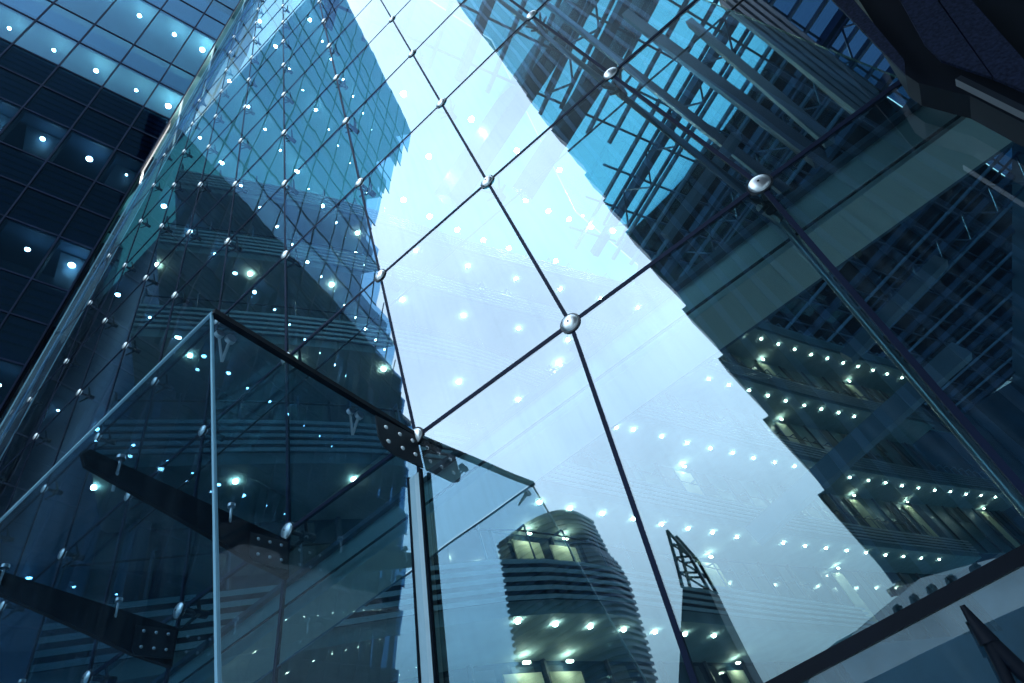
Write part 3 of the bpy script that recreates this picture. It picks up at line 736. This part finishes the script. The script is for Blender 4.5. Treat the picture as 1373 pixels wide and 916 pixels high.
# pointed lattice prow
YP = 24
prow = empty('lattice_prow', mir(Vector((onY(950, 916, YP).x, YP, 0))), 'pointed dark prow with an open lattice tip mirrored at the bottom', 'tower')
o1 = [onY(*p, YP) for p in ((915, 775), (950, 790), (1022, 930), (1060, 1010), (905, 1010))]
tipa, tipb, tipc, tipd = [onY(*p, YP) for p in ((895, 714), (914, 790), (925, 748), (952, 793))]
mb = MB(); mb.prism([mir(p) for p in [tipb, tipd] + o1[2:4] + [o1[4]]], (0, -1.2, 0)); mb.build('clad_base', M['tower'], prow)
mb = MB()
for yy in (0, 1.0):
    off = Vector((0, yy, 0)); A, B, C2, Dd = [p + off for p in (tipa, tipb, tipc, tipd)]
    mb.bar(mir(A), mir(B), .12); mb.bar(mir(A), mir(C2), .12); mb.bar(mir(C2), mir(Dd), .12)
    L_, R_ = [A.lerp(B, t) for t in (0, .25, .5, .75, 1)], [A, A.lerp(C2, .6), C2, C2.lerp(Dd, .5), Dd]
    for k in range(4): mb.bar(mir(L_[k]), mir(R_[k + 1]), .08); mb.bar(mir(R_[k + 1]), mir(L_[k + 1]), .08)
    for k in range(1, 4): mb.bar(mir(L_[k]), mir(R_[k]), .08)
mb.build('lattice_tip', M['dark_steel'], prow)
# pale fascia with raised letter-like shapes and its dark band
YB = 9.2
fa = empty('canopy_fascia', mir(onY(1250, 800, YB)), 'pale sloping fascia with blurred grey characters mirrored at lower right', 'sign')
q = [onY(*p, YB) for p in ((1095, 890), (1238, 776), (1373, 738), (1480, 700), (1480, 760), (1060, 960))]
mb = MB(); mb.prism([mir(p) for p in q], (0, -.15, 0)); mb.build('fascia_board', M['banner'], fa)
nb = [onY(*p, YB + .3) for p in ((1150, 845), (1240, 780), (1400, 668), (1480, 640), (1480, 730), (1330, 752), (1238, 776))]
mb = MB(); mb.prism([mir(p) for p in nb], (0, -.15, 0)); mb.build('dark_band', M['blue_steel'], fa)
wl = [onY(*p, YB + .8) for p in ((1000, 960), (1120, 862), (1235, 800), (1400, 740), (1500, 1000), (1000, 1100))]
mb = MB(); mb.prism([mir(p) for p in wl], (0, -.15, 0)); mb.build('fascia_return', M['banner_shade'], fa)  # panel added to keep bright sky out of the bottom strip's reflection
def stroke(a, b, w_): 
    mb.bar(mir(onY(*a, YB - .04)), mir(onY(*b, YB - .04)), w_, .03, up=(0, 1, 0))
for (x, y) in ((1205, 822), (1228, 808), (1252, 795), (1277, 783), (1308, 769), (1343, 755)):
    mb = MB(); h = .42 + (x - 1218) / 700
    stroke((x - 6 * h, y - 14 * h), (x + 5 * h, y + 14 * h), .07); stroke((x + 6 * h, y - 20 * h), (x + 17 * h, y + 8 * h), .07)
    stroke((x - 8 * h, y - 10 * h), (x + 8 * h, y - 22 * h), .05); stroke((x, y + 4 * h), (x + 12 * h, y - 6 * h), .05)
    mb.build('character', M['glyph'], fa)

# ------------------------------------------------------------------ granite canopy at upper right, in front of the glass
YS = D - .25
can = empty('stone_canopy', onY(1280, 60, YS), 'black canopy with speckled blue granite strips overhanging the top right corner', 'canopy')
mb = MB(); q = [onY(*p, YS) for p in ((1148, -6), (1214, 100), (1232, 112), (1300, 128), (1500, 230), (1500, -260), (1050, -260), (1130, -60))]
dirn = (q[0] - q[1]).normalized()
mb.prism([q[1] + dirn * 30, q[1], q[2], q[3], q[4], q[4] + Vector((14, 0, -1)), Vector((q[4].x + 14, YS, q[1].z + dirn.z * 30))], (0, .18, 0)); mb.build('canopy_soffit', M['black'], can)
mb = MB(); mb.prism([q[1] + dirn * 30 + Vector((.5, -.02, 0)), q[1] + Vector((.5, -.02, .6)), q[1] + Vector((.62, -.02, .6)), q[1] + dirn * 30 + Vector((.62, -.02, 0))], (0, -.35, 0)); mb.build('deep_fin', M['black'], can)
mb = MB(); mb.prism([onY(*p, YS - .08) for p in ((1085, -30), (1118, -30), (1213, 84), (1214, 103))], (0, -.02, 0)); mb.build('granite_edge', M['granite'], can)
mb = MB(); mb.prism([onY(*p, YS - .08) for p in ((1195, -20), (1240, -20), (1330, 107), (1262, 84), (1240, 62))], (0, -.02, 0))
mb.prism([onY(*p, YS - .08) for p in ((1243, -20), (1282, -20), (1385, 98), (1385, 130), (1333, 108))], (0, -.02, 0)); mb.build('granite_strip', M['granite'], can)
mb = MB(); mb.bar(onY(1285, 108, YS - .1), onY(1390, 160, YS - .1), .05, .03); mb.build('drip_rail', M['dark_steel'], can)
# forked prop outside
fk = empty('forked_prop', onY(1345, 905, D - .22), 'black tapered forked steel prop standing just outside the bottom right strip of glass', 'steel prop')
mb = MB(); mb.tube(onY(1290, 812, D - .22), onY(1327, 862, D - .22), .010, .036, n=10); mb.build('tip', M['black'], fk, True)
mb = MB(); mb.tube(onY(1327, 862, D - .22), onY(1362, 935, D - .22), .024, .02, n=10); mb.tube(onY(1329, 860, D - .22), onY(1395, 925, D - .22), .026, .03, n=10); mb.build('prongs', M['black'], fk, True)

# ------------------------------------------------------------------ atrium end walls keep daylight from below and beyond
aw = MB(); aw.abox((-40, 75, 0), (70, 75.5, 27)); thing_mesh(aw, 'rear_wall', M['wall_dark'], 'dark rear wall closing the far end of the atrium', 'wall')
aw = MB(); aw.abox((24, D + 1, 0), (24.5, 75, 27)); thing_mesh(aw, 'side_wall', M['wall_dark'], 'dark side wall of the atrium at the far right', 'wall')

aw = MB(); aw.abox((-45, D + 1.9, 0), (-11.2, D + 2.2, 26)); thing_mesh(aw, 'end_wall', M['slab'], 'dark end wall of the atrium behind the far left glass', 'wall')
